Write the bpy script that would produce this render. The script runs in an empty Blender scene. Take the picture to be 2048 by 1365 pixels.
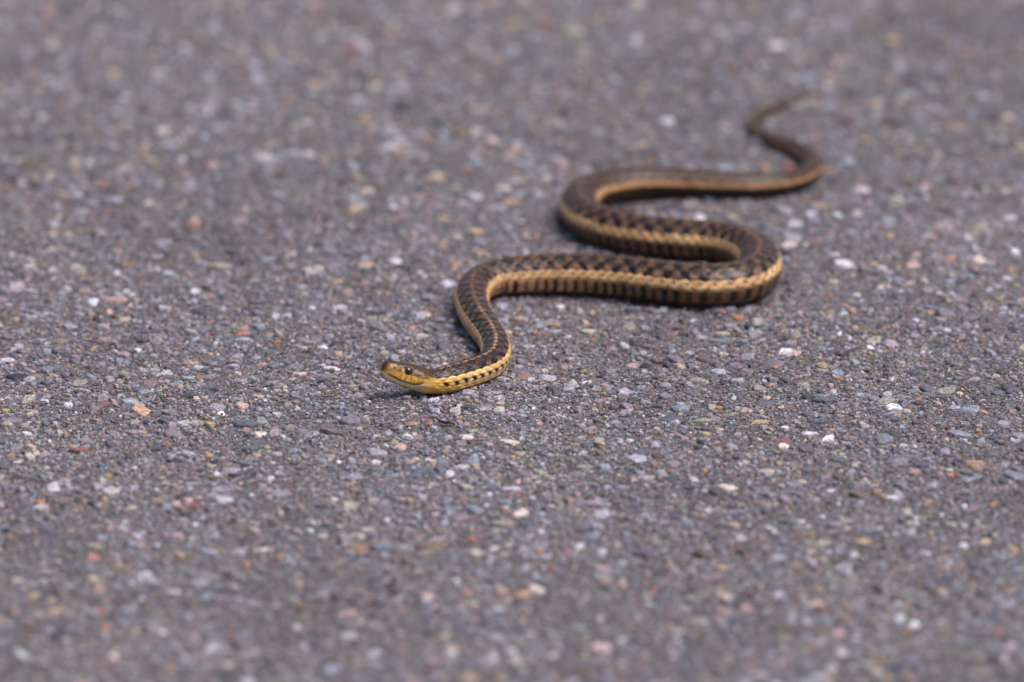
import bpy, math
import numpy as np

scene = bpy.context.scene
COL = scene.collection
rng = np.random.default_rng(11)
R = math.radians

# ------------------------------------------------------------------ camera
ELEV = R(17.0)          # the photographer looks down at the road at this angle
DIST = 2.33             # metres from the lens to the middle of the view
LENS = 300.0
FWD = np.array([0, math.cos(ELEV), -math.sin(ELEV)])
UPV = np.array([0, math.sin(ELEV), math.cos(ELEV)])
EYE = -FWD * DIST
F_PX = LENS / 36.0 * 2048.0                    # focal length in pixels of the photograph
U = DIST / F_PX                                # metres per photo pixel at the middle of the view

def at(px, py, z=0.0):
    """World point at height z (metres) that the photograph shows at (px, py)."""
    d = FWD * F_PX + np.array([1.0, 0, 0]) * (px - 1024.0) - UPV * (py - 682.5)
    t = (z - EYE[2]) / d[2]
    return EYE + d * t

def metres(p):
    """Metres per photo pixel at point p."""
    return float(np.dot(p - EYE, FWD)) / F_PX

cam = bpy.data.cameras.new('camera')
cam_o = bpy.data.objects.new('camera', cam); COL.objects.link(cam_o)
cam_o.location = EYE
cam_o.rotation_euler = (math.pi / 2 - ELEV, 0, 0)
cam.lens = LENS; cam.sensor_width = 36.0; cam.sensor_fit = 'HORIZONTAL'
cam.clip_start = 0.05; cam.clip_end = 3000
cam.dof.use_dof = True
HEAD_PT = at(815, 745, 45 * U)
cam.dof.focus_distance = float(np.dot(HEAD_PT - EYE, FWD)) - 0.002
cam.dof.aperture_fstop = 9.8
cam.dof.aperture_blades = 0
scene.camera = cam_o

# ------------------------------------------------------------------ sky, sun, exposure
SUN_EL, SUN_AZ = R(64), R(112)                 # behind thin cloud, high, from the right and a little to the front
world = bpy.data.worlds.new('World'); scene.world = world
world.use_nodes = True
wn = world.node_tree.nodes; wl = world.node_tree.links
bg = wn['Background']
sky = wn.new('ShaderNodeTexSky'); sky.sky_type = 'NISHITA'
sky.sun_disc = False
sky.sun_elevation = SUN_EL; sky.sun_rotation = SUN_AZ
sky.air_density = 1.0; sky.dust_density = 4.0; sky.ozone_density = 1.0
wl.new(sky.outputs[0], bg.inputs['Color'])
bg.inputs['Strength'].default_value = 0.05

sl = bpy.data.lights.new('sun', 'SUN')
sl.energy = 1.5; sl.angle = R(42); sl.color = (0.985, 0.93, 0.985)
sun = bpy.data.objects.new('sun', sl); COL.objects.link(sun)
sun.rotation_euler = (math.pi / 2 - SUN_EL, 0, math.pi - SUN_AZ)
sun.location = (0, 0, 5)

scene.view_settings.view_transform = 'Standard'
scene.view_settings.look = 'None'
scene.view_settings.gamma = 1.0
scene.view_settings.use_curve_mapping = False
scene.view_settings.exposure = 1.12
scene.render.engine = 'CYCLES'
scene.cycles.use_denoising = True
scene.cycles.denoiser = 'OPENIMAGEDENOISE'
scene.cycles.denoising_input_passes = 'RGB_ALBEDO_NORMAL'
scene.cycles.denoising_prefilter = 'ACCURATE'

# ------------------------------------------------------------------ helpers
def srgb(r, g, b):
    c = np.array([r, g, b], float) / 255.0
    return np.where(c <= 0.04045, c / 12.92, ((c + 0.055) / 1.055) ** 2.4)

def smooth(e0, e1, x):
    t = np.clip((x - e0) / (e1 - e0), 0, 1)
    return t * t * (3 - 2 * t)

def mesh_arrays(name, verts, loops, starts, totals, smooth_shade=True):
    me = bpy.data.meshes.new(name)
    me.vertices.add(len(verts)); me.vertices.foreach_set('co', np.ascontiguousarray(verts, np.float32).ravel())
    me.loops.add(len(loops)); me.loops.foreach_set('vertex_index', np.ascontiguousarray(loops, np.int32))
    me.polygons.add(len(starts)); me.polygons.foreach_set('loop_start', np.ascontiguousarray(starts, np.int32))
    try:
        me.polygons.foreach_set('loop_total', np.ascontiguousarray(totals, np.int32))
    except Exception:
        pass
    me.update(calc_edges=True)
    me.polygons.foreach_set('use_smooth', np.full(len(starts), smooth_shade, bool))
    me.validate()
    return me

def link(name, me, mat=None, parent=None):
    o = bpy.data.objects.new(name, me); COL.objects.link(o)
    if mat: me.materials.append(mat)
    if parent: o.parent = parent
    return o

def material(name):
    m = bpy.data.materials.new(name); m.use_nodes = True
    nt = m.node_tree
    return m, nt, nt.nodes['Principled BSDF']

def value_noise(x, y, seed):
    """Smooth 2-D noise on arrays, about -1..1."""
    r = np.random.default_rng(seed); g = r.uniform(-1, 1, (256, 256))
    xi = np.floor(x).astype(int); yi = np.floor(y).astype(int)
    fx = x - xi; fy = y - yi
    fx = fx * fx * (3 - 2 * fx); fy = fy * fy * (3 - 2 * fy)
    a = g[yi % 256, xi % 256]; b = g[yi % 256, (xi + 1) % 256]
    c = g[(yi + 1) % 256, xi % 256]; d = g[(yi + 1) % 256, (xi + 1) % 256]
    return (a * (1 - fx) + b * fx) * (1 - fy) + (c * (1 - fx) + d * fx) * fy

def ground_height(x, y):
    h = 0.00045 * value_noise(x / 0.028, y / 0.028, 1)
    h += 0.00040 * value_noise(x / 0.0075, y / 0.0075, 2)
    h += 0.00030 * value_noise(x / 0.0028, y / 0.0028, 3)
    return h - 0.0006

# ------------------------------------------------------------------ materials of the road
# fine mortar between the stones: sand-sized grains, each with its own tint
m_road, nt, pb = material('asphalt')
N, L = nt.nodes, nt.links
tc = N.new('ShaderNodeTexCoord')
v1 = N.new('ShaderNodeTexVoronoi'); v1.inputs['Scale'].default_value = 1150
v2 = N.new('ShaderNodeTexVoronoi'); v2.inputs['Scale'].default_value = 2400
for v in (v1, v2): L.new(tc.outputs['Object'], v.inputs['Vector'])
sep = N.new('ShaderNodeSeparateColor'); L.new(v1.outputs['Color'], sep.inputs[0])
r1 = N.new('ShaderNodeValToRGB'); r1.color_ramp.interpolation = 'CONSTANT'
stops = [(0.0, (0.028, 0.026, 0.029)), (0.24, (0.120, 0.110, 0.116)), (0.42, (0.105, 0.106, 0.116)),
         (0.55, (0.20, 0.175, 0.155)), (0.66, (0.19, 0.15, 0.155)), (0.76, (0.27, 0.26, 0.28)),
         (0.88, (0.31, 0.275, 0.24)), (0.95, (0.52, 0.50, 0.52))]
cr = r1.color_ramp
while len(cr.elements) < len(stops): cr.elements.new(0.5)
for e, (p, c) in zip(cr.elements, stops): e.position = p; e.color = (*c, 1)
L.new(sep.outputs[0], r1.inputs[0])
sep2 = N.new('ShaderNodeSeparateColor'); L.new(v2.outputs['Color'], sep2.inputs[0])
r2 = N.new('ShaderNodeValToRGB')
r2.color_ramp.elements[0].color = (0.045, 0.041, 0.043, 1); r2.color_ramp.elements[1].color = (0.30, 0.275, 0.26, 1)
L.new(sep2.outputs[1], r2.inputs[0])
mx = N.new('ShaderNodeMix'); mx.data_type = 'RGBA'; mx.inputs['Factor'].default_value = 0.35
L.new(r1.outputs[0], mx.inputs[6]); L.new(r2.outputs[0], mx.inputs[7])
nz = N.new('ShaderNodeTexNoise'); nz.inputs['Scale'].default_value = 26; nz.inputs['Detail'].default_value = 3
L.new(tc.outputs['Object'], nz.inputs['Vector'])
rz = N.new('ShaderNodeMapRange'); rz.inputs[1].default_value = 0.3; rz.inputs[2].default_value = 0.7
rz.inputs[3].default_value = 0.66; rz.inputs[4].default_value = 1.0
L.new(nz.outputs[0], rz.inputs[0])
mm = N.new('ShaderNodeMix'); mm.data_type = 'RGBA'; mm.blend_type = 'MULTIPLY'; mm.inputs['Factor'].default_value = 1
L.new(mx.outputs[2], mm.inputs[6]); L.new(rz.outputs[0], mm.inputs[7])
L.new(mm.outputs[2], pb.inputs['Base Color'])
b1 = N.new('ShaderNodeBump'); b1.inputs['Distance'].default_value = 0.0005; b1.inputs['Strength'].default_value = 0.9; b1.invert = True
L.new(v1.outputs['Distance'], b1.inputs['Height'])
b2 = N.new('ShaderNodeBump'); b2.inputs['Distance'].default_value = 0.0002; b2.inputs['Strength'].default_value = 0.8; b2.invert = True
L.new(v2.outputs['Distance'], b2.inputs['Height']); L.new(b1.outputs[0], b2.inputs['Normal'])
L.new(b2.outputs[0], pb.inputs['Normal'])
pb.inputs['Roughness'].default_value = 0.75
pb.inputs['Specular IOR Level'].default_value = 0.35

def stone_material(name, attr):
    m, nt, pb = material(name)
    N, L = nt.nodes, nt.links
    if attr:
        c = N.new('ShaderNodeAttribute'); c.attribute_name = 'tint'; col = c.outputs['Color']
    else:
        c = N.new('ShaderNodeObjectInfo'); col = c.outputs['Color']
    geo = N.new('ShaderNodeNewGeometry')
    n1 = N.new('ShaderNodeTexNoise'); n1.inputs['Scale'].default_value = 900; n1.inputs['Detail'].default_value = 3
    n1.inputs['Roughness'].default_value = 0.65
    L.new(geo.outputs['Position'], n1.inputs['Vector'])
    mr = N.new('ShaderNodeMapRange'); mr.inputs[1].default_value = 0.28; mr.inputs[2].default_value = 0.72
    mr.inputs[3].default_value = 0.45; mr.inputs[4].default_value = 1.55
    L.new(n1.outputs[0], mr.inputs[0])
    mu = N.new('ShaderNodeMix'); mu.data_type = 'RGBA'; mu.blend_type = 'MULTIPLY'; mu.inputs['Factor'].default_value = 1
    L.new(col, mu.inputs[6]); L.new(mr.outputs[0], mu.inputs[7])
    # a film of road dust and bitumen in specks over every stone
    n2 = N.new('ShaderNodeTexNoise'); n2.inputs['Scale'].default_value = 1250; n2.inputs['Detail'].default_value = 4; n2.inputs['Roughness'].default_value = 0.7
    L.new(geo.outputs['Position'], n2.inputs['Vector'])
    m2 = N.new('ShaderNodeMapRange'); m2.inputs[1].default_value = 0.50; m2.inputs[2].default_value = 0.66
    m2.inputs[3].default_value = 0.0; m2.inputs[4].default_value = 0.78
    L.new(n2.outputs[0], m2.inputs[0])
    md = N.new('ShaderNodeMix'); md.data_type = 'RGBA'
    L.new(m2.outputs[0], md.inputs['Factor']); L.new(mu.outputs[2], md.inputs[6]); md.inputs[7].default_value = (0.105, 0.098, 0.108, 1)
    L.new(md.outputs[2], pb.inputs['Base Color'])
    bp = N.new('ShaderNodeBump'); bp.inputs['Distance'].default_value = 0.00035; bp.inputs['Strength'].default_value = 0.7
    L.new(n1.outputs[0], bp.inputs['Height']); L.new(bp.outputs[0], pb.inputs['Normal'])
    pb.inputs['Roughness'].default_value = 0.6
    pb.inputs['Specular IOR Level'].default_value = 0.4
    return m
m_stone = stone_material('road_stone', False)
m_grit = stone_material('road_grit', True)

# ------------------------------------------------------------------ the road surface: one sheet to the horizon, fine where it is seen
def axis(lo, hi, step, far):
    mid = np.arange(lo, hi + step / 2, step)
    out = []; d = step
    p = 0.0
    while p < far:
        d *= 1.6; p += d; out.append(p)
    out = np.array(out)
    return np.concatenate([(mid[0] - out)[::-1], mid, mid[-1] + out])
X0, X1, Y0, Y1 = -0.205, 0.205, -0.36, 0.50
gx = axis(X0, X1, 0.0014, 400); gy = axis(Y0, Y1, 0.0017, 400)
GX, GY = np.meshgrid(gx, gy)
edge = np.maximum(np.abs(GX) - 0.3, np.abs(GY - 0.07) - 0.55)
GZ = ground_height(GX, GY) * (1 - smooth(0.0, 0.6, edge)) - 0.0006 * smooth(0.0, 0.6, edge)
nx, ny = len(gx), len(gy)
ii = np.arange(nx * ny).reshape(ny, nx)
q = np.stack([ii[:-1, :-1], ii[:-1, 1:], ii[1:, 1:], ii[1:, :-1]], -1).reshape(-1, 4)
me = mesh_arrays('asphalt_road', np.stack([GX, GY, GZ], -1).reshape(-1, 3), q.ravel(), np.arange(len(q)) * 4, np.full(len(q), 4))
road = link('asphalt_road', me, m_road)
road['kind'] = 'structure'
road['label'] = 'worn grey asphalt road with many coloured stones showing in its surface'

# ------------------------------------------------------------------ stones that can be picked out in the photograph
C = {'white': (0.66, 0.64, 0.66), 'pale': (0.42, 0.41, 0.43), 'paleblue': (0.40, 0.43, 0.50), 'cream': (0.60, 0.52, 0.43),
     'tan': (0.50, 0.35, 0.21), 'orange': (0.50, 0.26, 0.12), 'pink': (0.46, 0.29, 0.24), 'red': (0.40, 0.14, 0.11),
     'redorange': (0.50, 0.20, 0.11), 'brown': (0.20, 0.13, 0.095), 'dark': (0.035, 0.033, 0.036), 'slate': (0.11, 0.118, 0.14),
     'blue': (0.19, 0.21, 0.25), 'olive': (0.36, 0.34, 0.25), 'grey': (0.24, 0.23, 0.245), 'mauve': (0.25, 0.19, 0.20),
     'yellow': (0.52, 0.38, 0.15), 'navy': (0.06, 0.075, 0.11), 'lilac': (0.50, 0.47, 0.54)}
PICKED = [  # px, py, width px, height px, colour
 (617,303,28,20,'cream'),(437,252,24,14,'lilac'),(417,153,26,16,'lilac'),(470,207,26,15,'paleblue'),(388,315,18,16,'dark'),(425,325,36,13,'pink'),
 (203,362,17,11,'orange'),(143,372,16,12,'paleblue'),(230,397,28,11,'pale'),(388,443,38,11,'redorange'),(580,195,22,13,'orange'),(630,17,34,16,'red'),
 (101,347,18,13,'tan'),(71,350,17,14,'pink'),(297,313,26,14,'tan'),(227,147,30,14,'tan'),(320,247,26,12,'blue'),(213,263,40,12,'mauve'),
 (530,220,40,16,'blue'),(537,97,40,14,'pink'),(483,133,34,14,'brown'),(627,167,40,16,'pink'),(97,92,34,16,'pale'),(197,57,46,20,'pale'),
 (1086,43,50,14,'red'),(1336,240,30,20,'white'),(980,278,32,17,'cream'),(853,277,20,12,'red'),(950,217,54,14,'olive'),(1003,373,34,14,'cream'),
 (786,410,18,12,'white'),(1020,398,40,11,'tan'),(730,377,38,11,'cream'),(713,353,17,11,'orange'),(763,100,30,14,'brown'),(703,90,34,14,'red'),
 (780,58,32,16,'pink'),(1146,63,60,18,'olive'),(983,150,34,16,'brown'),(750,170,28,14,'cream'),(800,173,46,14,'pale'),(795,300,26,13,'pink'),
 (943,310,24,12,'paleblue'),(1020,300,28,14,'pink'),(1026,360,16,10,'white'),(840,373,34,12,'slate'),(913,383,30,14,'slate'),(1340,97,24,12,'dark'),
 (1659,153,36,20,'tan'),(1726,375,38,16,'white'),(1694,318,26,16,'paleblue'),(1599,20,38,18,'pale'),(1783,80,38,20,'tan'),(1618,427,20,13,'white'),
 (1674,425,22,14,'white'),(1398,432,28,14,'white'),(1754,217,36,14,'pale'),(1609,150,36,14,'paleblue'),(1456,130,34,15,'brown'),(1656,335,20,12,'redorange'),
 (1576,328,34,12,'red'),(1529,333,22,12,'orange'),(1966,190,30,14,'pale'),(1473,97,30,14,'navy'),(1813,183,30,14,'pale'),(1633,405,34,11,'tan'),
 (1479,53,34,15,'pale'),(1621,77,34,14,'grey'),(2000,433,16,10,'pink'),
 (60,532,28,11,'cream'),(23,507,16,12,'lilac'),(333,543,26,12,'paleblue'),(437,527,56,15,'olive'),(637,532,26,13,'cream'),(267,637,20,8,'paleblue'),
 (233,593,60,11,'pink'),(480,661,28,7,'redorange'),(62,580,13,8,'white'),(483,677,34,13,'pale'),(380,720,38,10,'tan'),(275,698,18,9,'white'),
 (467,728,28,10,'pale'),(380,752,26,9,'pale'),(607,690,15,9,'cream'),(657,730,26,8,'white'),(600,742,32,10,'cream'),(517,792,26,7,'cream'),
 (420,843,26,11,'tan'),(288,855,14,9,'yellow'),(337,820,40,13,'grey'),(567,868,15,10,'cream'),(533,892,16,11,'tan'),(503,895,36,13,'slate'),
 (12,818,20,8,'yellow'),(493,845,60,18,'slate'),(27,838,50,16,'grey'),(547,727,26,8,'blue'),(553,825,24,9,'lilac'),(283,772,40,13,'slate'),
 (700,840,54,20,'grey'),(733,806,14,10,'tan'),(737,799,9,6,'white'),
 (1476,630,22,10,'redorange'),(1393,755,42,13,'olive'),(1436,738,40,12,'pale'),(1406,837,44,8,'olive'),(1549,730,16,8,'redorange'),(1673,753,18,6,'orange'),
 (1646,797,44,13,'slate'),(1719,788,18,9,'paleblue'),(1749,793,30,12,'grey'),(1823,780,22,13,'grey'),(1569,853,20,8,'white'),(1616,862,34,8,'white'),
 (1639,838,40,13,'slate'),(2013,555,22,13,'lilac'),(1903,510,18,12,'tan'),(1749,525,18,11,'tan'),(1779,468,22,12,'tan'),(1916,657,14,9,'paleblue'),
 (1893,658,16,9,'white'),(1831,637,16,9,'white'),(1959,543,32,13,'slate'),(1919,782,18,8,'cream'),(2006,843,30,12,'pale'),(1438,810,18,9,'orange'),
 (1449,673,56,10,'blue'),(1443,662,30,8,'cream'),(1779,692,12,8,'red'),(1409,865,18,8,'tan'),(1120,611,22,13,'white'),(1108,643,22,8,'tan'),
 (1175,659,38,6,'cream'),(1036,634,22,9,'pink'),(1070,664,20,8,'red'),(1055,693,20,10,'pale'),(1330,790,34,14,'grey'),
 (540,953,15,12,'white'),(217,953,16,12,'orange'),(80,997,26,10,'redorange'),(390,1043,14,11,'white'),(620,1057,14,16,'white'),(185,1157,24,14,'cream'),
 (197,1215,26,15,'red'),(210,1252,22,14,'orange'),(43,1307,20,14,'white'),(360,1103,20,16,'tan'),(190,1093,34,13,'olive'),(417,1097,38,12,'paleblue'),
 (133,1120,26,12,'navy'),(493,1127,20,12,'orange'),(417,1150,70,20,'mauve'),(497,1362,28,14,'white'),(67,1187,22,14,'yellow'),(220,1052,14,10,'paleblue'),
 (502,988,14,9,'white'),(283,1187,40,14,'slate'),(367,1310,24,14,'paleblue'),(593,1250,18,12,'white'),(262,1010,20,8,'pale'),
 (750,922,20,10,'white'),(866,917,20,9,'cream'),(950,928,22,11,'tan'),(1080,938,34,11,'olive'),(1166,930,50,12,'olive'),(1020,973,38,11,'lilac'),
 (978,985,13,10,'white'),(773,1033,18,13,'white'),(733,1057,44,11,'cream'),(950,1103,30,15,'cream'),(1078,1095,18,12,'orange'),(860,1087,70,24,'brown'),
 (763,1090,56,16,'blue'),(1200,1297,54,20,'cream'),(1020,1298,22,14,'white'),(1346,1307,22,15,'lilac'),(913,1160,19,13,'white'),(943,1073,24,11,'red'),
 (1006,1183,22,14,'tan'),(1183,1067,40,14,'blue'),(1306,1177,16,11,'redorange'),(921,1218,18,13,'pale'),(1000,1213,34,15,'paleblue'),(1003,1043,50,15,'olive'),
 (1103,1007,16,11,'cream'),(1103,1133,22,11,'red'),(1290,1100,66,18,'slate'),(890,1000,22,11,'blue'),(820,997,14,14,'tan'),(1240,1167,22,13,'pink'),
 (903,1290,28,15,'tan'),(696,1267,46,16,'pale'),
 (1726,1080,34,16,'tan'),(1533,940,40,12,'cream'),(1409,935,16,10,'orange'),(1783,993,30,9,'white'),(1799,1233,22,17,'white'),(1796,1207,14,10,'white'),
 (1773,1213,26,13,'mauve'),(1773,1237,16,11,'cream'),(1449,1188,30,14,'cream'),(1449,1220,30,14,'pink'),(1926,1087,22,14,'white'),(1863,1060,12,10,'yellow'),
 (1753,1063,26,9,'navy'),(1896,940,20,7,'cream'),(1899,948,22,7,'orange'),(1849,930,44,12,'slate'),(1696,1143,20,12,'pale'),(1928,1047,22,11,'pale'),
 (1929,1007,14,8,'white'),(1793,1327,32,16,'navy'),(1566,1293,24,16,'pale'),(1754,1337,22,14,'cream'),(1626,1123,18,12,'lilac'),(1536,1055,14,9,'white'),
 (1639,1138,14,9,'orange'),(1693,1057,12,9,'cream'),(2026,1097,24,10,'yellow'),(1533,1023,30,11,'slate'),(1883,1240,18,13,'pale'),(1646,1030,12,9,'white'),
]
NAMES = {'white': 'white', 'pale': 'pale grey', 'paleblue': 'pale blue grey', 'cream': 'cream', 'tan': 'tan', 'orange': 'orange', 'pink': 'pinkish',
         'red': 'dull red', 'redorange': 'reddish orange', 'brown': 'brown', 'dark': 'near black', 'slate': 'slate grey', 'blue': 'blue grey', 'olive': 'greenish grey',
         'grey': 'mid grey', 'mauve': 'mauve', 'yellow': 'ochre yellow', 'navy': 'dark blue', 'lilac': 'whitish lilac'}

# ten stone shapes of unit half-size: a foot sunk in the mortar, a shoulder and a worn, tilted top
def stone_shape(r, n):
    th = np.sort((np.arange(n) + r.uniform(-0.32, 0.32, n)) / n * 2 * math.pi)
    rad = r.uniform(0.70, 1.18, n)
    tilt = r.uniform(-0.22, 0.22, 2)
    def ring(k, z):
        x, y = np.cos(th) * rad * k, np.sin(th) * rad * k
        return np.stack([x, y, z + tilt[0] * x + tilt[1] * y + r.uniform(-0.05, 0.05, n)], -1)
    return np.concatenate([ring(1.02, -1.4), ring(1.0, 0.10), ring(0.88, 0.55), ring(0.50, 0.70) + r.uniform(-.06, .06, (n, 3))])
def stone_faces(n):
    f = []
    for k in range(3):
        for i in range(n):
            j = (i + 1) % n
            f.append([k * n + i, k * n + j, (k + 1) * n + j, (k + 1) * n + i])
    f.append([3 * n + i for i in range(n)])
    return f
STONES = []
for k in range(10):
    r = np.random.default_rng(100 + k); n = 6 + k % 3
    me = bpy.data.meshes.new('stone'); me.from_pydata([tuple(v) for v in stone_shape(r, n)], [], stone_faces(n))
    me.materials.append(m_stone); me.update()
    me.polygons.foreach_set('use_smooth', [k % 4 == 3] * len(me.polygons))
    STONES.append(me)

CELL = 0.0004                                   # occupancy map of the road so that stones do not run into each other
MW, MH = int((X1 - X0) / CELL) + 1, int((Y1 - Y0) / CELL) + 1
occ = np.zeros((MH, MW), bool)
def mark(x, y, rx, ry, rot, test=False, grow=1.0):
    rr = max(rx, ry) * grow
    i0, i1 = int((x - rr - X0) / CELL), int((x + rr - X0) / CELL) + 1
    j0, j1 = int((y - rr - Y0) / CELL), int((y + rr - Y0) / CELL) + 1
    if i0 < 0 or j0 < 0 or i1 >= MW or j1 >= MH: return False
    xs = X0 + (np.arange(i0, i1) + .5) * CELL - x; ys = Y0 + (np.arange(j0, j1) + .5) * CELL - y
    c, s = math.cos(rot), math.sin(rot)
    a = (xs[None, :] * c + ys[:, None] * s) / (rx * grow); b = (-xs[None, :] * s + ys[:, None] * c) / (ry * grow)
    inside = a * a + b * b < 1
    sub = occ[j0:j1, i0:i1]
    if test and (sub & inside).sum() > 0.14 * inside.sum(): return False
    sub |= inside
    return True

def place_stone(x, y, rx, ry, rot, col, proud, label=None):
    o = bpy.data.objects.new('stone', STONES[int(rng.integers(10))]); COL.objects.link(o)
    h = min(min(rx, ry) * 0.42, 0.0010)
    o.scale = (rx, ry, h)
    o.rotation_euler = (0, 0, rot)
    o.location = (x, y, float(ground_height(np.array([x]), np.array([y]))[0]) + proud)
    j = rng.uniform(0.92, 1.08, 3)
    o.color = (*[float(min(0.8, a * b)) for a, b in zip(col, j)], 1)
    o.parent = road
    if label: o['label'] = label
    return o
n_parts = 0
SE = math.sin(ELEV)
for (px, py, w, h, c) in PICKED:
    p = at(px, py, 0.0004); s = metres(p)
    x, y = float(p[0]), float(p[1])
    rx = w * s / 2; ry = h * s / SE / 2 * 0.62      # the rest of the height seen is the stone's own thickness and blur
    ry = min(max(ry, rx * 0.45), rx * 1.7)
    rx *= 0.98; ry *= 0.98
    rot = float(rng.uniform(-0.25, 0.25))
    mark(x, y, rx, ry, rot)
    pr = 0.0003 if c not in ('dark', 'navy') else 0.0
    dull = 0.85 * np.array(C[c]) + 0.15 * np.array([0.2, 0.19, 0.21])
    place_stone(x, y, rx, ry, rot, dull if c not in ('white', 'lilac') else C[c], pr + float(rng.uniform(0, 0.0003)), NAMES[c] + ' stone set in the asphalt')
    n_parts += 1

PAL = [('grey', 24, 1.1), ('mauve', 22, 1.15), ('blue', 12, 1.25), ('slate', 6, 1.2), ('olive', 9, 1.0), ('pale', 15, 1.0), ('tan', 6, 1.0),
       ('pink', 6, 1.0), ('cream', 5, 0.95), ('orange', 2.0, 0.85), ('red', 1.4, 0.9), ('brown', 4, 1.1), ('lilac', 4, 0.85), ('white', 3.2, 1.0), ('dark', 2, 1.0)]
PC = np.array([np.array(C[k]) * f for k, _, f in PAL]); PW = np.array([w for _, w, _ in PAL]); PW = PW / PW.sum()
GREY = np.array([0.203, 0.194, 0.222])
def tint(coarse=False):
    c = PC[rng.choice(len(PC), p=PW)]
    lo_, hi_ = (0.36, 1.50) if coarse else (0.48, 1.48)
    c = c * 0.70 + GREY * 0.28
    return np.minimum(c * rng.uniform(lo_, hi_), 0.72)

rec = []                                        # x, y, rx, ry, rot for the grit that is joined into one part
TARGET_PARTS = 300
for count, lo, hi in ((2600, 0.0019, 0.0033), (11000, 0.0012, 0.0020), (42000, 0.0007, 0.0012), (150000, 0.00036, 0.0007)):
    xs = rng.uniform(X0, X1, count); ys = rng.uniform(Y0, Y1, count)
    if lo < 0.0006:                             # the finest only where the lens resolves them
        ys = rng.uniform(-0.27, 0.15, count); xs = rng.uniform(-0.175, 0.175, count)
    rs = lo + (hi - lo) * rng.random(count) ** 1.7
    asp = rng.uniform(0.62, 1.0, count); ro = rng.uniform(0, math.pi, count)
    for x, y, r_, a_, t_ in zip(xs, ys, rs, asp, ro):
        if mark(x, y, r_, r_ * a_, t_, test=True, grow=0.92 if lo > 0.001 else 0.8):
            inside = -0.26 < y < 0.33 and abs(x) < 0.055 * (y + DIST)
            if n_parts < TARGET_PARTS and r_ > 0.0021 and inside:
                place_stone(x, y, r_, r_ * a_, t_, tint(True), float(rng.uniform(-0.0002, 0.0004))); n_parts += 1
            else:
                rec.append((x, y, r_, r_ * a_, t_))
rec = np.array(rec); K = len(rec)
gz = ground_height(rec[:, 0], rec[:, 1])
verts, loops, starts, totals, tints = [], [], [], [], []
base_v = 0; base_l = 0
big = rec[:, 2] > 0.0010
for flag, n in ((True, 6), (False, 5)):
    idx = np.where(big == flag)[0]; k = len(idx)
    th = (np.arange(n)[None, :] + rng.uniform(-0.34, 0.34, (k, n))) / n * 2 * math.pi
    rad = rng.uniform(0.66, 1.24, (k, n))
    rx, ry = rec[idx, 2][:, None], rec[idx, 3][:, None]
    h = np.minimum(np.minimum(rx, ry) * 0.62, 0.0009)
    tl = rng.uniform(-0.30, 0.30, (k, 2))
    up = rng.uniform(-0.00025, 0.00050, (k, 1))
    c, s = np.cos(rec[idx, 4])[:, None], np.sin(rec[idx, 4])[:, None]
    rings = []
    for kk, zz in (((1.0, -1.2), (0.98, 0.10), (0.72, 0.62)) if flag else ((1.0, -0.8), (0.74, 0.55))):
        x = np.cos(th) * rad * kk * rx; y = np.sin(th) * rad * kk * ry
        z = gz[idx][:, None] + up + h * zz + tl[:, :1] * x + tl[:, 1:] * y + rng.uniform(-0.09, 0.09, (k, n)) * h
        rings.append(np.stack([rec[idx, 0][:, None] + x * c - y * s, rec[idx, 1][:, None] + x * s + y * c, z], -1))
    V = np.concatenate(rings, 1)                # k, 3n, 3
    ff = []
    nr = len(rings)
    for a in range(nr - 1):
        for i in range(n):
            j = (i + 1) % n
            ff += [a * n + i, a * n + j, (a + 1) * n + j, (a + 1) * n + i]
    ff += [(nr - 1) * n + i for i in range(n)]
    ff = np.array(ff); tot = np.array([4] * ((nr - 1) * n) + [n]); st = np.concatenate([[0], np.cumsum(tot)[:-1]])
    verts.append(V.reshape(-1, 3))
    loops.append((ff[None, :] + base_v + np.arange(k)[:, None] * nr * n).ravel())
    starts.append((st[None, :] + base_l + np.arange(k)[:, None] * len(ff)).ravel())
    totals.append(np.tile(tot, k))
    tc_ = np.array([tint(flag) for _ in range(k)]) * (1 + 0.20 * value_noise(rec[idx, 0] / 0.045, rec[idx, 1] / 0.11, 31) + 0.10 * value_noise(rec[idx, 0] / 0.014, rec[idx, 1] / 0.03, 32))[:, None]; tints.append(np.repeat(tc_, nr * n, 0))
    base_v += k * nr * n; base_l += k * len(ff)
me = mesh_arrays('grit', np.concatenate(verts), np.concatenate(loops), np.concatenate(starts), np.concatenate(totals), False)
T = np.concatenate(tints)
ca = me.color_attributes.new('tint', 'FLOAT_COLOR', 'POINT')
ca.data.foreach_set('color', np.concatenate([T, np.ones((len(T), 1))], 1).astype(np.float32).ravel())
grit = link('grit', me, m_grit, road); grit['kind'] = 'stuff'
print('stones', n_parts, 'grit', K)

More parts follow.
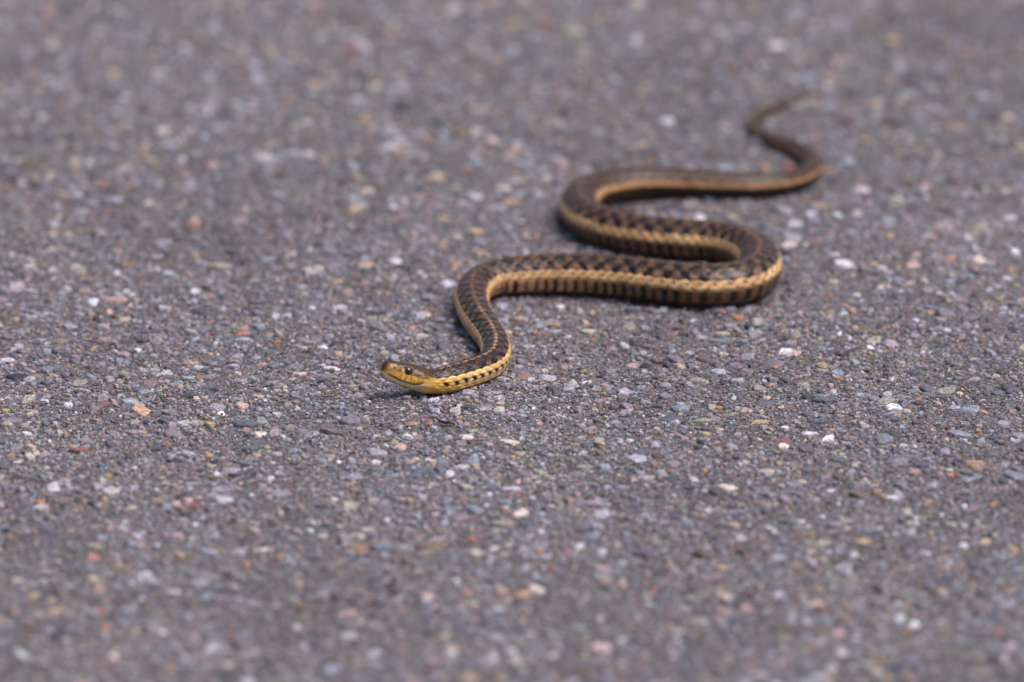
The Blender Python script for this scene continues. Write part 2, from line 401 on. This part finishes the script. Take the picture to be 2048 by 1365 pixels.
# ------------------------------------------------------------------ the snake
# centreline as the photograph shows it, from neck to tail: px, py, half thickness in px
PATH = [(877,763,27.5),(901,758,28),(941,746,28.5),(968,736,28.3),(985,725,28.3),(992,710,28.6),(991,694,29.2),(981,672,29.5),(964,650,31),(951,628,32),(943.5,606,33),
 (946,584,34),(960,567,35),(985,557,36.5),(1020,553,38.5),(1056,550,40),(1091,548,41),(1150,548.5,42),(1231,553,43),(1300,561,43.5),(1350,567,44),(1395,571,44),
 (1440,571,44),(1473,567,44),(1503,555,44),(1520,533,43.5),(1509,509,43),(1478,493,42.5),(1437,484,42),(1393,481,41.5),(1345,477,41.5),(1295,472,41.5),(1255,465.5,41),
 (1217,457,40.5),(1186,445,40),(1166,430,39),(1157,412,38.5),(1165,395,37),(1187,382,36),(1217,375,35),(1255,369,34),(1295,366.5,33),(1345,367,31.5),(1393,369,30),
 (1440,371.5,28),(1490,373,26),(1530,371.5,24.5),(1570,366.5,23),(1603,356,21.5),(1624,341,20),(1627,327,18.5),(1617,313,17),(1596,300.5,15.5),(1570,290,14),
 (1545,280.5,12.5),(1523,271,11.5),(1506,260.5,10.5),(1500,250,10),(1506,239,9.5),(1525,226.5,9),(1561,211,7.5),(1599,198,5.8),(1622,190,4.2),(1642,184,2.2)]
HEADP = [(764.5,742.5,61),(776,743.5,57),(790,745.5,52),(806,750,46.5),(820,753.5,41.5),(836,757.5,36),(850,760.5,31.5),(863,762.5,28)]   # px, py, height in px

LIFT = -0.00025
pts, rad = [], []
for px, py, hz in HEADP:
    pts.append(at(px, py, hz * metres(HEAD_PT) + LIFT)); rad.append(26.5 * metres(HEAD_PT))
for px, py, r_ in PATH:
    z = r_ * U
    for _ in range(3):
        p = at(px, py, z + LIFT); z = r_ * metres(p) * 0.93
    pts.append(p); rad.append(r_ * metres(p))
pts, rad = np.array(pts), np.array(rad)

def catmull(P, per):
    Q = np.vstack([2 * P[0] - P[1], P, 2 * P[-1] - P[-2]])
    out = []
    for i in range(1, len(Q) - 2):
        p0, p1, p2, p3 = Q[i - 1], Q[i], Q[i + 1], Q[i + 2]
        d = [max(1e-9, np.linalg.norm((b - a)[:3])) ** 0.5 for a, b in ((p0, p1), (p1, p2), (p2, p3))]
        t0, t1 = 0, d[0]; t2 = t1 + d[1]; t3 = t2 + d[2]
        for t in np.linspace(t1, t2, per, endpoint=False):
            a1 = (t1 - t) / (t1 - t0) * p0 + (t - t0) / (t1 - t0) * p1
            a2 = (t2 - t) / (t2 - t1) * p1 + (t - t1) / (t2 - t1) * p2
            a3 = (t3 - t) / (t3 - t2) * p2 + (t - t2) / (t3 - t2) * p3
            b1 = (t2 - t) / (t2 - t0) * a1 + (t - t0) / (t2 - t0) * a2
            b2 = (t3 - t) / (t3 - t1) * a2 + (t - t1) / (t3 - t1) * a3
            out.append((t2 - t) / (t2 - t1) * b1 + (t - t1) / (t2 - t1) * b2)
    out.append(P[-1])
    return np.array(out)
D = catmull(np.column_stack([pts, rad]), 40)
def resample(D, s_new):
    s = np.concatenate([[0], np.cumsum(np.linalg.norm(np.diff(D[:, :3], axis=0), axis=1))])
    return np.column_stack([np.interp(s_new, s, D[:, k]) for k in range(D.shape[1])]), s[-1]
_, total = resample(D, np.array([0.0]))
fine = np.linspace(0, total, 4000)
D, _ = resample(D, fine)
ker = np.exp(-0.5 * (np.arange(-60, 61) / 20.0) ** 2); ker /= ker.sum()
Dp = np.vstack([D[0] - (D[60:0:-1] - D[0]), D, D[-1] - (D[-2:-62:-1] - D[-1])])
D = np.column_stack([np.convolve(Dp[:, k], ker, 'valid') for k in range(4)])
_, total = resample(D, np.array([0.0]))
PXU = metres(HEAD_PT)                            # lengths along the snake are counted in photo pixels at the head
TL = total / PXU
print('snake length px', TL, 'metres', total)
HEAD_L = 112.0
s_px = np.concatenate([[0.02, 0.25, 0.6, 1.0, 1.6, 2.3], np.arange(3.2, 150, 1.0), np.arange(150, TL - 0.2, 2.35), [TL - 0.05]])
S, _ = resample(D, s_px * PXU)
P0 = S[:, :3]
tan_ = np.gradient(P0, axis=0); tan_ /= np.linalg.norm(tan_, axis=1)[:, None]
side = np.cross(tan_, np.array([0, 0, 1.0])); side /= np.linalg.norm(side, axis=1)[:, None]
up = np.cross(side, tan_)
ns = len(s_px)
# profile: half width, height above and below the axis
hs   = np.array([0,   1.0, 3,   7,    13,   22,   32,   44,   56,   68,   82,   94,   104,  114,  124,  136, 150])
hw   = np.array([1.0, 9.0, 13.2, 16.0, 18.2, 19.6, 21.6, 23.4, 26.2, 29.8, 32.4, 31.0, 28.0, 26.4, 26.6, 27.4, 27.9])
ht   = np.array([0.8, 10.5, 16.5, 20.0, 21.4, 22.6, 23.4, 24.0, 24.6, 24.8, 24.0, 21.8, 20.8, 21.6, 23.8, 25.8, 26.6])
hb   = np.array([0.8, 8.5, 12.8,  15.6, 17.8, 19.8, 21.4, 22.8, 24.0, 25.0, 25.6, 25.8, 25.8, 25.6, 25.4, 25.4, 25.6])
rr = S[:, 3] / PXU
w_ = np.where(s_px < 150, np.interp(s_px, hs, hw), rr); w_ = np.where((s_px >= 130) & (s_px < 200), w_ * smooth(130, 200, s_px) * 0 + np.interp(s_px, [130, 150, 200], [27.2, 27.9, rr[np.searchsorted(s_px, 200)]]), w_)
t_ = np.where(s_px < 150, np.interp(s_px, hs, ht), rr * 0.965)
b_ = np.where(s_px < 150, np.interp(s_px, hs, hb), rr * 0.93)

NA = 128
ang = np.linspace(-math.pi, math.pi, NA, endpoint=False)
AD = np.degrees(ang)
ca_, sa_ = np.cos(ang), np.sin(ang)
headness = 1 - smooth(88, 128, s_px)
ex = 2.0 + 0.55 * headness                       # head is squarer in section
def sp(v, e): return np.sign(v) * np.abs(v) ** (2.0 / e)
cx = sp(sa_[None, :], ex[:, None]); cz = sp(ca_[None, :], ex[:, None])
# belly a little flat, upper jaw slightly overhanging the lower
flat = np.where(cz < 0, 1, 0)
czb = np.where(cz < -0.80, -0.80 + (cz + 0.80) * 0.55, cz) / np.where(cz < 0, (0.80 + 0.20 * 0.55), 1.0)
cz = np.where(flat > 0, czb, cz)
W = w_[:, None] * cx * np.where(cz < -0.25, 1 - 0.16 * headness[:, None] * smooth(0.25, 0.55, -cz), 1.0)
Z = np.where(cz >= 0, t_[:, None] * cz, b_[:, None] * cz)

SP = s_px[:, None] + 0 * AD[None, :]
AA = np.abs(AD)[None, :] + 0 * s_px[:, None]
RR = np.maximum(w_, 3)[:, None] + 0 * AA
# scale lattice
ls = np.interp(s_px, [0, 120, 300, 900, TL * 0.8, TL], [17, 20.5, 22, 23.4, 20, 12])
ph = np.concatenate([[0], np.cumsum(np.diff(s_px) / (0.5 * (ls[1:] + ls[:-1])))])
UU = ph[:, None] + 0 * AA
VV = (AD[None, :] + 0 * UU) / 13.5
best = np.full(UU.shape, 9.0); bdx = np.zeros_like(UU); bdy = np.zeros_like(UU); bid = np.zeros_like(UU); bj = np.zeros_like(UU)
j0 = np.floor(VV)
for dj in (-1, 0, 1, 2):
    j = j0 + dj; off = 0.5 * (np.mod(j, 2))
    i = np.round(UU - off)
    for di in (-1, 0, 1):
        dx = UU - off - (i + di); dy = VV - j
        m = np.abs(dx) / 0.62 + np.abs(dy) / 0.95
        m = np.maximum(m, np.abs(dx) / 0.60)
        take = m < best
        best = np.where(take, m, best); bdx = np.where(take, dx, bdx); bdy = np.where(take, dy, bdy); bj = np.where(take, j, bj)
        bid = np.where(take, np.mod((i + di) * 37.0 + j * 113.0, 251.0), bid)
rs_ = np.random.default_rng(5).uniform(0, 1, 251)
srand = rs_[bid.astype(int)]
scaly = (1 - smooth(122, 132, AA)) * smooth(96, 118, SP)
bump_h = (1 - np.clip(best, 0, 1) ** 3.0) * 0.7 + 0.55 * bdx + 0.34 * np.exp(-(bdy / 0.13) ** 2) * (1 - np.clip(best, 0, 1) ** 2)
vent = smooth(122, 132, AA) * smooth(110, 130, SP)
fu = UU - np.floor(UU)
vent_h = 0.8 * fu - 1.2 * np.exp(-((fu - 1) / 0.06) ** 2) - 1.2 * np.exp(-(fu / 0.06) ** 2)
disp = (scaly * bump_h * (2.1 + 0.35 * (1 - smooth(150, 420, SP))) + vent * vent_h * 0.5) * np.clip(RR / 40.0, 0.15, 1)

# head relief: mouth line, lip plates, brow over the eye, pit of the nostril, plates on the crown
ES, EA = 50.0, 56.0                              # where the eye sits: distance from the snout, angle from the crown
mouth = np.interp(s_px, [0, 6, 20, 34, 50, 66, 78, 88], [94, 98, 102, 106, 107, 103, 95, 84])[:, None]
mline = np.exp(-((AA - mouth) / 3.2) ** 2) * smooth(2, 9, SP) * (1 - smooth(80, 88, SP))
hmask = 1 - smooth(98, 112, SP)
lower = smooth(1.0, 5.0, AA - mouth) * (1 - smooth(84, 96, SP))
disp -= 1.9 * mline
disp -= 0.8 * lower * smooth(0, 10, SP)
lip = (AA < mouth) & (AA > mouth - 34)
sut = np.zeros_like(SP)
for k in (9, 18, 27.5, 37.5, 48, 60, 73):
    sut = np.maximum(sut, np.exp(-((SP - k - (AA - 100) * 0.10) / 0.95) ** 2) * (AA > mouth - 30) * (AA < mouth + 26) * (SP < 92))
low_edge = np.exp(-((AA - (mouth - 31)) / 2.2) ** 2) * smooth(8, 14, SP) * (1 - smooth(80, 92, SP))
crown = np.zeros_like(SP)
for k in (16, 27, 63):
    crown = np.maximum(crown, np.exp(-((SP - k) / 0.9) ** 2) * (AA < 44))
crown = np.maximum(crown, np.exp(-((AA - 20) / 2.4) ** 2) * (SP > 27) * (SP < 63) * 0.9)
crown = np.maximum(crown, np.exp(-(AD[None, :] / 1.6) ** 2) * ((SP < 27) | (SP > 63)) * (SP < 96) * (SP > 4) * 0.9)
crown = np.maximum(crown, np.exp(-((AA - 46) / 2.0) ** 2) * (SP > 58) * (SP < 96))
disp -= 0.55 * np.maximum(np.maximum(sut, low_edge * 0.8), crown * 0.8) * hmask
ds, da = SP - ES, (AA - EA) * 0.42
ed = np.sqrt(ds ** 2 + da ** 2)
disp -= 2.2 * np.exp(-(ed / 7.6) ** 4)                                   # socket
disp += 2.1 * np.exp(-((AA - 34) / 9) ** 2) * np.exp(-((SP - ES) / 14) ** 2)     # brow
nd = np.sqrt((SP - 17) ** 2 + ((AA - 63) * 0.30) ** 2)
disp -= 2.0 * np.exp(-(nd / 2.1) ** 2)
disp += 0.9 * np.exp(-((SP - 84) / 16) ** 2) * np.exp(-((AA - 84) / 24) ** 2)    # jaw muscle

cosn, sinn = cx, cz
nl = np.sqrt((W / np.maximum(w_[:, None], .5) ** 2) ** 2 + (Z / np.maximum(t_[:, None], .5) ** 2) ** 2) + 1e-9
nxs = (W / np.maximum(w_[:, None], .5) ** 2) / nl; nzs = (Z / np.maximum(t_[:, None], .5) ** 2) / nl
dfade = smooth(0, 6, s_px)[:, None]
W2 = W + nxs * disp * dfade; Z2 = Z + nzs * disp * dfade
V = P0[:, None, :] + side[:, None, :] * (W2 * PXU)[:, :, None] + up[:, None, :] * (Z2 * PXU)[:, :, None]

# ---- colour of the skin by place (distance from the snout, angle from the back)
def lay(base, col, m):
    return base * (1 - m[..., None]) + np.asarray(col) * m[..., None]
SQ = SP - 0.25 * bdx * ls[:, None] * scaly; AQ = np.abs(AD[None, :] - 0.3 * bdy * 13.5 * scaly)   # skin colour steps from scale to scale
BJ = np.abs(bj)
col = np.zeros(SP.shape + (3,)) + srgb(74, 53, 40)
wob = value_noise(SP / 9.0, AD[None, :] / 9 + 40 + 0 * SP, 21)
wob2 = value_noise(SP / 3.5, AD[None, :] / 5 + 90 + 0 * SP, 22)
far = smooth(TL * 0.52, TL * 0.70, SP)           # the rear is plainer and browner
frontal = 1 - smooth(240, 480, SP)
sidesign = np.sign(AD)[None, :] + 0 * SP
# brown back, warmer in front
col = lay(col, srgb(58, 40, 29), frontal)
col = lay(col, srgb(68, 47, 30), far)
# two rows of black blotches on each side, checkered
per = 37.0
PHI = 0.16 * value_noise(SP / 85.0, 0 * SP + 7.3, 41) + 0.06 * value_noise(SP / 26.0, AD[None, :] / 25 + 0 * SP + 50, 42)
b1_ = np.cos((SQ / per + 0.0 + 0.04 * wob + PHI) * 2 * math.pi + 0.5 * wob2); b2_ = np.cos((SQ / per + 0.5 + 0.04 * wob + PHI) * 2 * math.pi + 0.5 * wob2)
size1 = 0.35 * value_noise(SP / 37.0, sidesign * 9 + 30.5, 43); size2 = 0.45 * value_noise(SP / 37.0, sidesign * 9 + 60.5, 44)
low_row = smooth(-0.30, 0.20, b1_ + size1) * smooth(33, 40, AQ + wob * 3) * (1 - smooth(58, 64, AQ + wob * 3))
up_row = smooth(-0.35, 0.20, b2_ + size2) * smooth(5, 10, AQ + wob * 2) * (1 - smooth(29, 36, AQ + wob * 3))
fade = 1 - 0.70 * far
col = lay(col, srgb(130, 98, 77), (1 - smooth(-0.45, 0.1, b1_)) * smooth(38, 46, AQ) * (1 - smooth(60, 66, AQ)) * 0.75 * fade * (1 - 0.4 * frontal))
col = lay(col, srgb(108, 80, 60), (1 - smooth(-0.45, 0.1, b2_)) * smooth(8, 14, AQ) * (1 - smooth(30, 36, AQ)) * 0.6 * fade * (1 - 0.7 * frontal))
col = lay(col, srgb(20, 14, 14), low_row * 0.95 * fade)
col = lay(col, srgb(27, 19, 17), up_row * 0.85 * fade * (1 - 0.35 * frontal))
# stripe down the spine, one row of scales
spine = ((BJ == 0) & (scaly > 0.3)) * (1 - smooth(0.55, 0.95, best)) * smooth(105, 130, SP)
col = lay(col, srgb(184, 146, 100), spine * (0.35 + 0.55 * smooth(-0.4, 0.4, wob2)) * (0.85 * (1 - smooth(420, 700, SP)) + 0.30) * (1 - 0.4 * far))
# light stripe along each flank
st0 = 63 + 2.5 * wob + 3 * far; st1 = 85 + 2.5 * wob - 2 * far
fl = smooth(st0 - 2.5, st0 + 2.5, AQ) * (1 - smooth(st1 - 3, st1 + 3, AQ))
stripe = srgb(236, 186, 130) * (1 - frontal[..., None]) + srgb(242, 196, 124) * frontal[..., None]
stripe = stripe * (1 - far[..., None]) + srgb(176, 128, 88) * far[..., None]
m = fl[..., None]
# below the stripe; rear flank darkened for merging bars and painted-in shade
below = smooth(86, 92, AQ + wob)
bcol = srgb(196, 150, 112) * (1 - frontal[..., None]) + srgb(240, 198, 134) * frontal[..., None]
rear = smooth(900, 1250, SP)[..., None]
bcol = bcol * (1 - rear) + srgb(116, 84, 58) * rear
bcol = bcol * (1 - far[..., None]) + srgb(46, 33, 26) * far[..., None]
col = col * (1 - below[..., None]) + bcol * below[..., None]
col = col * (1 - m) + stripe * m
# ticks of black skin between the scales of the stripe
pf = ph[:, None] + 0 * SP
tick_ph = pf * 1.0
t1 = np.abs((pf + 0.25) - np.round(pf + 0.25)); t2 = np.abs((pf - 0.25) - np.round(pf - 0.25))
tk = np.exp(-(t1 / 0.18) ** 2) * np.exp(-((AA - 69 - 3 * wob2 - 14 * ((pf + 0.25) - np.round(pf + 0.25))) / 3.4) ** 2) + np.exp(-(t2 / 0.17) ** 2) * np.exp(-((AA - 80 - 3 * wob2) / 3.4) ** 2)
mid = smooth(560, 760, SP) * (1 - smooth(TL * 0.52, TL * 0.66, SP)) * np.clip(0.9 + 0.5 * wob, 0, 1)
col = lay(col, srgb(44, 44, 30), np.clip(tk * mid * 1.3, 0, 0.92))
# black bars under the stripe, one to a belly plate
pb_ = pf + 0.16 * ((AA - 104) / 18) ** 2
bar = np.abs(pb_ - np.round(pb_))
brand = np.random.default_rng(8).uniform(-1, 1, 400)[np.round(pb_).astype(int) % 400]
width_b = 0.14 + 0.06 * smooth(500, 900, SP) + 0.045 * brand + 0.05 * smooth(900, 1250, SP)
bars = (1 - smooth(width_b - 0.05, width_b + 0.06, bar + 0.04 * wob2)) * smooth(88, 93, AA + 3 * wob + 3 * brand) * (1 - smooth(124, 140, AA + 4 * wob))
bars_front = np.exp(-((bar + 0.05 * wob2) / (0.23 + 0.07 * wob)) ** 2) * np.exp(-((AA - 92 + 5 * wob) / (9.5 + 2 * wob2)) ** 2) * smooth(112, 120, SP)
bamt = smooth(300, 800, SP)
col = lay(col, srgb(24, 21, 19), bars * (0.45 * smooth(250, 420, SP) + 0.50 * bamt) * np.clip(1.05 + 0.30 * brand, 0, 1.06))
col = lay(col, srgb(24, 20, 16), np.clip(bars_front * 1.4, 0, 1) * (1 - smooth(330, 460, SP)) * 0.95)
spots_front = np.exp(-(((b1_ - 1) / 0.55)) ** 2) * np.exp(-((AA - 50) / 8) ** 2) * smooth(108, 116, SP)
# belly plates, coloured darker to paint in the shade under the body
bel = smooth(124, 134, AA)
col = lay(col, srgb(150, 118, 70), bel * frontal)
col = lay(col, srgb(78, 60, 44), bel * (1 - frontal))
# neck: strong yellow
nk = smooth(84, 104, SP) * (1 - smooth(120, 185, SP - 0.5 * (AA - 90))) * smooth(58, 70, AA)
col = lay(col, srgb(240, 172, 66), nk * 0.75)
col = lay(col, srgb(24, 20, 16), np.clip(bars_front * 1.5, 0, 1) * smooth(112, 118, SP) * (1 - smooth(260, 330, SP)))
# suture darkening and per-scale variation belong to the skin itself
col *= (0.76 + 0.46 * srand * scaly + 0.22 * (1 - scaly))[..., None]
skin = smooth(0.84, 1.0, best) * scaly
col = lay(col, col.mean(-1, keepdims=True) * np.array([0.75, 0.62, 0.45]) * 0.45, skin * 0.85)
# head
hcol = np.zeros_like(col) + srgb(80, 52, 24)
hcol = lay(hcol, srgb(100, 68, 32), smooth(0.1, 0.8, wob) * 0.5)
sidec = srgb(228, 170, 86)
sm = smooth(50, 64, AA + 2 * wob)
snout = 1 - smooth(14, 30, SP)
hcol = lay(hcol, srgb(150, 116, 66), sm * 1.0)
hcol = lay(hcol, sidec, smooth(72, 84, AA) * 1.0)
hcol = lay(hcol, srgb(248, 186, 88), smooth(72, 82, AA) * smooth(22, 44, SP))
hcol = lay(hcol, srgb(150, 100, 52), snout * 0.55 * smooth(40, 60, AA) * (AA < mouth))
hcol = lay(hcol, srgb(204, 178, 136), lower)
hcol = lay(hcol, srgb(168, 158, 142), lower * smooth(132, 146, AA))
hcol = lay(hcol, srgb(244, 222, 174), np.exp(-((AA - mouth - 10) / 9.0) ** 2) * lower * 0.95)
hcol = lay(hcol, srgb(58, 36, 20), mline * 0.85)
hcol = lay(hcol, srgb(84, 54, 26), sut * 0.55 * smooth(20, 36, SP) * (AA < mouth + 1))
hcol = lay(hcol, srgb(60, 38, 20), sut * 0.45 * ((SP > 44) & (SP < 64)) * (AA < mouth - 8))
hcol = lay(hcol, srgb(40, 25, 13), crown * 0.7)
hcol = lay(hcol, srgb(176, 134, 82), np.exp(-((SP - 13) / 11) ** 4) * np.exp(-((AA - 48) / 22) ** 4) * 0.8)
# dark patch behind the eye, pale plate before it
hcol = lay(hcol, srgb(92, 60, 28), np.exp(-((SP - 76) / 17) ** 4) * np.exp(-((AA - 58) / 17) ** 4) * 0.9)
hcol = lay(hcol, srgb(206, 172, 96), np.exp(-((SP - 37.5) / 3.6) ** 4) * np.exp(-((AA - 66) / 13) ** 4) * 0.85)
hcol = lay(hcol, srgb(84, 54, 28), np.exp(-((SP - 30.5) / 2.4) ** 4) * np.exp(-((AA - 68) / 13) ** 4) * 0.6)
hcol = lay(hcol, srgb(52, 26, 14), np.exp(-((ed - 8.6) / 1.3) ** 2) * 0.75)
hcol = lay(hcol, srgb(26, 15, 9), np.exp(-(nd / 2.3) ** 2))
mott = smooth(0.05, 0.55, value_noise(SP / 5.0, AD[None, :] / 9 + 130 + 0 * SP, 51)) * smooth(8, 20, SP)
hcol = lay(hcol, srgb(120, 78, 34), mott * 0.42 * (AA < mouth) * smooth(48, 60, AA))
hcol = lay(hcol, srgb(52, 33, 16), smooth(0.1, 0.6, -value_noise(SP / 6.0, AD[None, :] / 10 + 170 + 0 * SP, 52)) * 0.5 * (1 - smooth(44, 54, AA)))
hcol = lay(hcol, srgb(40, 26, 14), np.exp(-((AA - mouth + 4) / 2.0) ** 2) * 0.25 * smooth(30, 45, SP) * (1 - smooth(80, 88, SP)))
hm = 1 - smooth(90, 108, SP + 5 * wob + 0.12 * (AA - 80))
col = col * (1 - hm[..., None]) + hcol * hm[..., None]
col = lay(col, srgb(84, 64, 42), smooth(TL - 430, TL - 330, SP) * (AA < 125))     # the tail is plain
col = np.clip(col * (1 + 0.10 * wob2[..., None]), 0.004, 0.85)

idx = np.arange(ns * NA).reshape(ns, NA)
nxt = np.roll(idx, -1, axis=1)
q = np.stack([idx[:-1], idx[1:], nxt[1:], nxt[:-1]], -1).reshape(-1, 4)
caps = np.concatenate([idx[0], idx[-1][::-1]])
loops = np.concatenate([q.ravel(), caps]); starts = np.concatenate([np.arange(len(q)) * 4, [len(q) * 4, len(q) * 4 + NA]])
totals = np.concatenate([np.full(len(q), 4), [NA, NA]])
snake = bpy.data.objects.new('snake', None); COL.objects.link(snake)
base = at(1200, 560, 0); snake.location = base
snake['label'] = 'brown and yellow striped garter snake winding across the asphalt with its head raised'
snake['category'] = 'snake'
snake.empty_display_size = 0.02
bpy.context.view_layer.update()
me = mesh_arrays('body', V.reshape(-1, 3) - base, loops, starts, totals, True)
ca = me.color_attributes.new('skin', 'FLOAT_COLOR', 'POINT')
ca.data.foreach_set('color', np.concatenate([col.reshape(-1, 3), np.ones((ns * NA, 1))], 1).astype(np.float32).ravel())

m_skin, nt, pb = material('snake_skin')
N, L = nt.nodes, nt.links
a = N.new('ShaderNodeAttribute'); a.attribute_name = 'skin'
tc = N.new('ShaderNodeTexCoord')
n1 = N.new('ShaderNodeTexNoise'); n1.inputs['Scale'].default_value = 2600; n1.inputs['Detail'].default_value = 3
L.new(tc.outputs['Object'], n1.inputs['Vector'])
mr = N.new('ShaderNodeMapRange'); mr.inputs[1].default_value = 0.3; mr.inputs[2].default_value = 0.7
mr.inputs[3].default_value = 0.84; mr.inputs[4].default_value = 1.14
L.new(n1.outputs[0], mr.inputs[0])
mu = N.new('ShaderNodeMix'); mu.data_type = 'RGBA'; mu.blend_type = 'MULTIPLY'; mu.inputs['Factor'].default_value = 1
L.new(a.outputs['Color'], mu.inputs[6]); L.new(mr.outputs[0], mu.inputs[7])
L.new(mu.outputs[2], pb.inputs['Base Color'])
bp = N.new('ShaderNodeBump'); bp.inputs['Distance'].default_value = 0.00006; bp.inputs['Strength'].default_value = 0.5
L.new(n1.outputs[0], bp.inputs['Height']); L.new(bp.outputs[0], pb.inputs['Normal'])
pb.inputs['Roughness'].default_value = 0.36
pb.inputs['Specular IOR Level'].default_value = 0.40
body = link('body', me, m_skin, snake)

# eyes: a glossy ball with a ring of reddish iris and a round pupil standing in the clear front
m_iris, nt, pb = material('iris')
N, L = nt.nodes, nt.links
tcx = N.new('ShaderNodeTexCoord'); nn = N.new('ShaderNodeTexNoise'); nn.inputs['Scale'].default_value = 3000
L.new(tcx.outputs['Object'], nn.inputs['Vector'])
rp = N.new('ShaderNodeValToRGB'); rp.color_ramp.elements[0].color = (0.05, 0.014, 0.006, 1); rp.color_ramp.elements[1].color = (0.20, 0.065, 0.022, 1)
L.new(nn.outputs[0], rp.inputs[0]); L.new(rp.outputs[0], pb.inputs['Base Color'])
pb.inputs['Roughness'].default_value = 0.06; pb.inputs['Coat Weight'].default_value = 0.6; pb.inputs['Coat Roughness'].default_value = 0.03
m_pupil, nt, pb = material('pupil')
pb.inputs['Base Color'].default_value = (0.004, 0.004, 0.005, 1); pb.inputs['Roughness'].default_value = 0.04
pb.inputs['Coat Weight'].default_value = 0.6; pb.inputs['Coat Roughness'].default_value = 0.02

def ball(name, mat, r, cap_deg, parent):
    v, f = [(0, 0, r)], []
    nlat, nlon = 14, 28
    for i in range(1, nlat + 1):
        th = R(cap_deg) * i / nlat
        for j in range(nlon):
            p = 2 * math.pi * j / nlon
            v.append((r * math.sin(th) * math.cos(p), r * math.sin(th) * math.sin(p), r * math.cos(th)))
    for j in range(nlon): f.append((0, 1 + j, 1 + (j + 1) % nlon))
    for i in range(nlat - 1):
        for j in range(nlon):
            a_, b2 = 1 + i * nlon + j, 1 + i * nlon + (j + 1) % nlon
            f.append((a_, a_ + nlon, b2 + nlon, b2))
    me = bpy.data.meshes.new(name); me.from_pydata(v, [], f); me.update()
    me.polygons.foreach_set('use_smooth', [True] * len(f))
    return link(name, me, mat, parent)
from mathutils import Vector
ie = int(np.searchsorted(s_px, ES))
for sgn in (1, -1):
    ja = int(np.argmin(np.abs(AD - sgn * EA)))
    pos = V[ie, ja]
    nrm = side[ie] * nxs[ie, ja] * 1.0 + up[ie] * (nzs[ie, ja] * 0.55); nrm = nrm - 0.10 * tan_[ie]; nrm /= np.linalg.norm(nrm)
    e = ball('eye', m_iris, 10.0 * PXU, 120, snake)
    e.rotation_mode = 'QUATERNION'; e.rotation_quaternion = Vector(nrm).to_track_quat('Z', 'Y')
    e.location = pos - nrm * 4.6 * PXU - base
    pu = ball('pupil', m_pupil, 10.12 * PXU, 38, e)

# ------------------------------------------------------------------ bits of dry plant on the road
m_twig, nt, pb = material('dry_twig')
N, L = nt.nodes, nt.links
g = N.new('ShaderNodeTexCoord'); n1 = N.new('ShaderNodeTexNoise'); n1.inputs['Scale'].default_value = 1400; n1.inputs['Detail'].default_value = 3
L.new(g.outputs['Object'], n1.inputs['Vector'])
rp = N.new('ShaderNodeValToRGB')
rp.color_ramp.elements[0].position = 0.35; rp.color_ramp.elements[0].color = (0.022, 0.008, 0.007, 1)
rp.color_ramp.elements[1].position = 0.7; rp.color_ramp.elements[1].color = (0.10, 0.030, 0.022, 1)
L.new(n1.outputs[0], rp.inputs[0]); L.new(rp.outputs[0], pb.inputs['Base Color']); pb.inputs['Roughness'].default_value = 0.7

def twig(name, label, p0, p1, radii, bend):
    a_, b_ = at(*p0, 0.0008), at(*p1, 0.0006)
    o_ = (a_ + b_) / 2
    n, k = 14, 8; v, f = [], []
    d = b_ - a_; d /= np.linalg.norm(d); sd = np.cross(d, [0, 0, 1]); sd /= np.linalg.norm(sd); upv = np.cross(sd, d)
    for i in range(n):
        t = i / (n - 1)
        c_ = a_ + (b_ - a_) * t + sd * bend * math.sin(t * math.pi) + upv * 0.0002 * math.sin(t * 9) - o_
        r_ = np.interp(t, np.linspace(0, 1, len(radii)), radii) * U
        for j in range(k):
            th = 2 * math.pi * j / k
            rr_ = r_ * (1 + 0.18 * math.sin(3 * th + i))
            v.append(tuple(c_ + sd * math.cos(th) * rr_ + upv * math.sin(th) * rr_ * 0.7))
    for i in range(n - 1):
        for j in range(k):
            f.append((i * k + j, i * k + (j + 1) % k, (i + 1) * k + (j + 1) % k, (i + 1) * k + j))
    f.append(tuple(range(k))[::-1]); f.append(tuple((n - 1) * k + j for j in range(k)))
    me = bpy.data.meshes.new(name); me.from_pydata(v, [], f); me.update()
    me.polygons.foreach_set('use_smooth', [True] * len(f))
    o = link(name, me, m_twig); o.location = o_
    o['label'] = label; o['category'] = 'twig'
    o['group'] = 'dry twig scraps on the asphalt'
    return o
twig('twig', 'dark red splinter of twig lying on the asphalt in front of the snake', (864, 834), (908, 849), [0.9, 1.5, 3.0, 4.4, 4.0, 1.2], 0.0005)
twig('twig', 'tiny dark red twig scrap beside the bend of the snake behind its head', (1025, 724), (1041, 730), [0.8, 1.5, 1.7, 0.7], -0.0003)
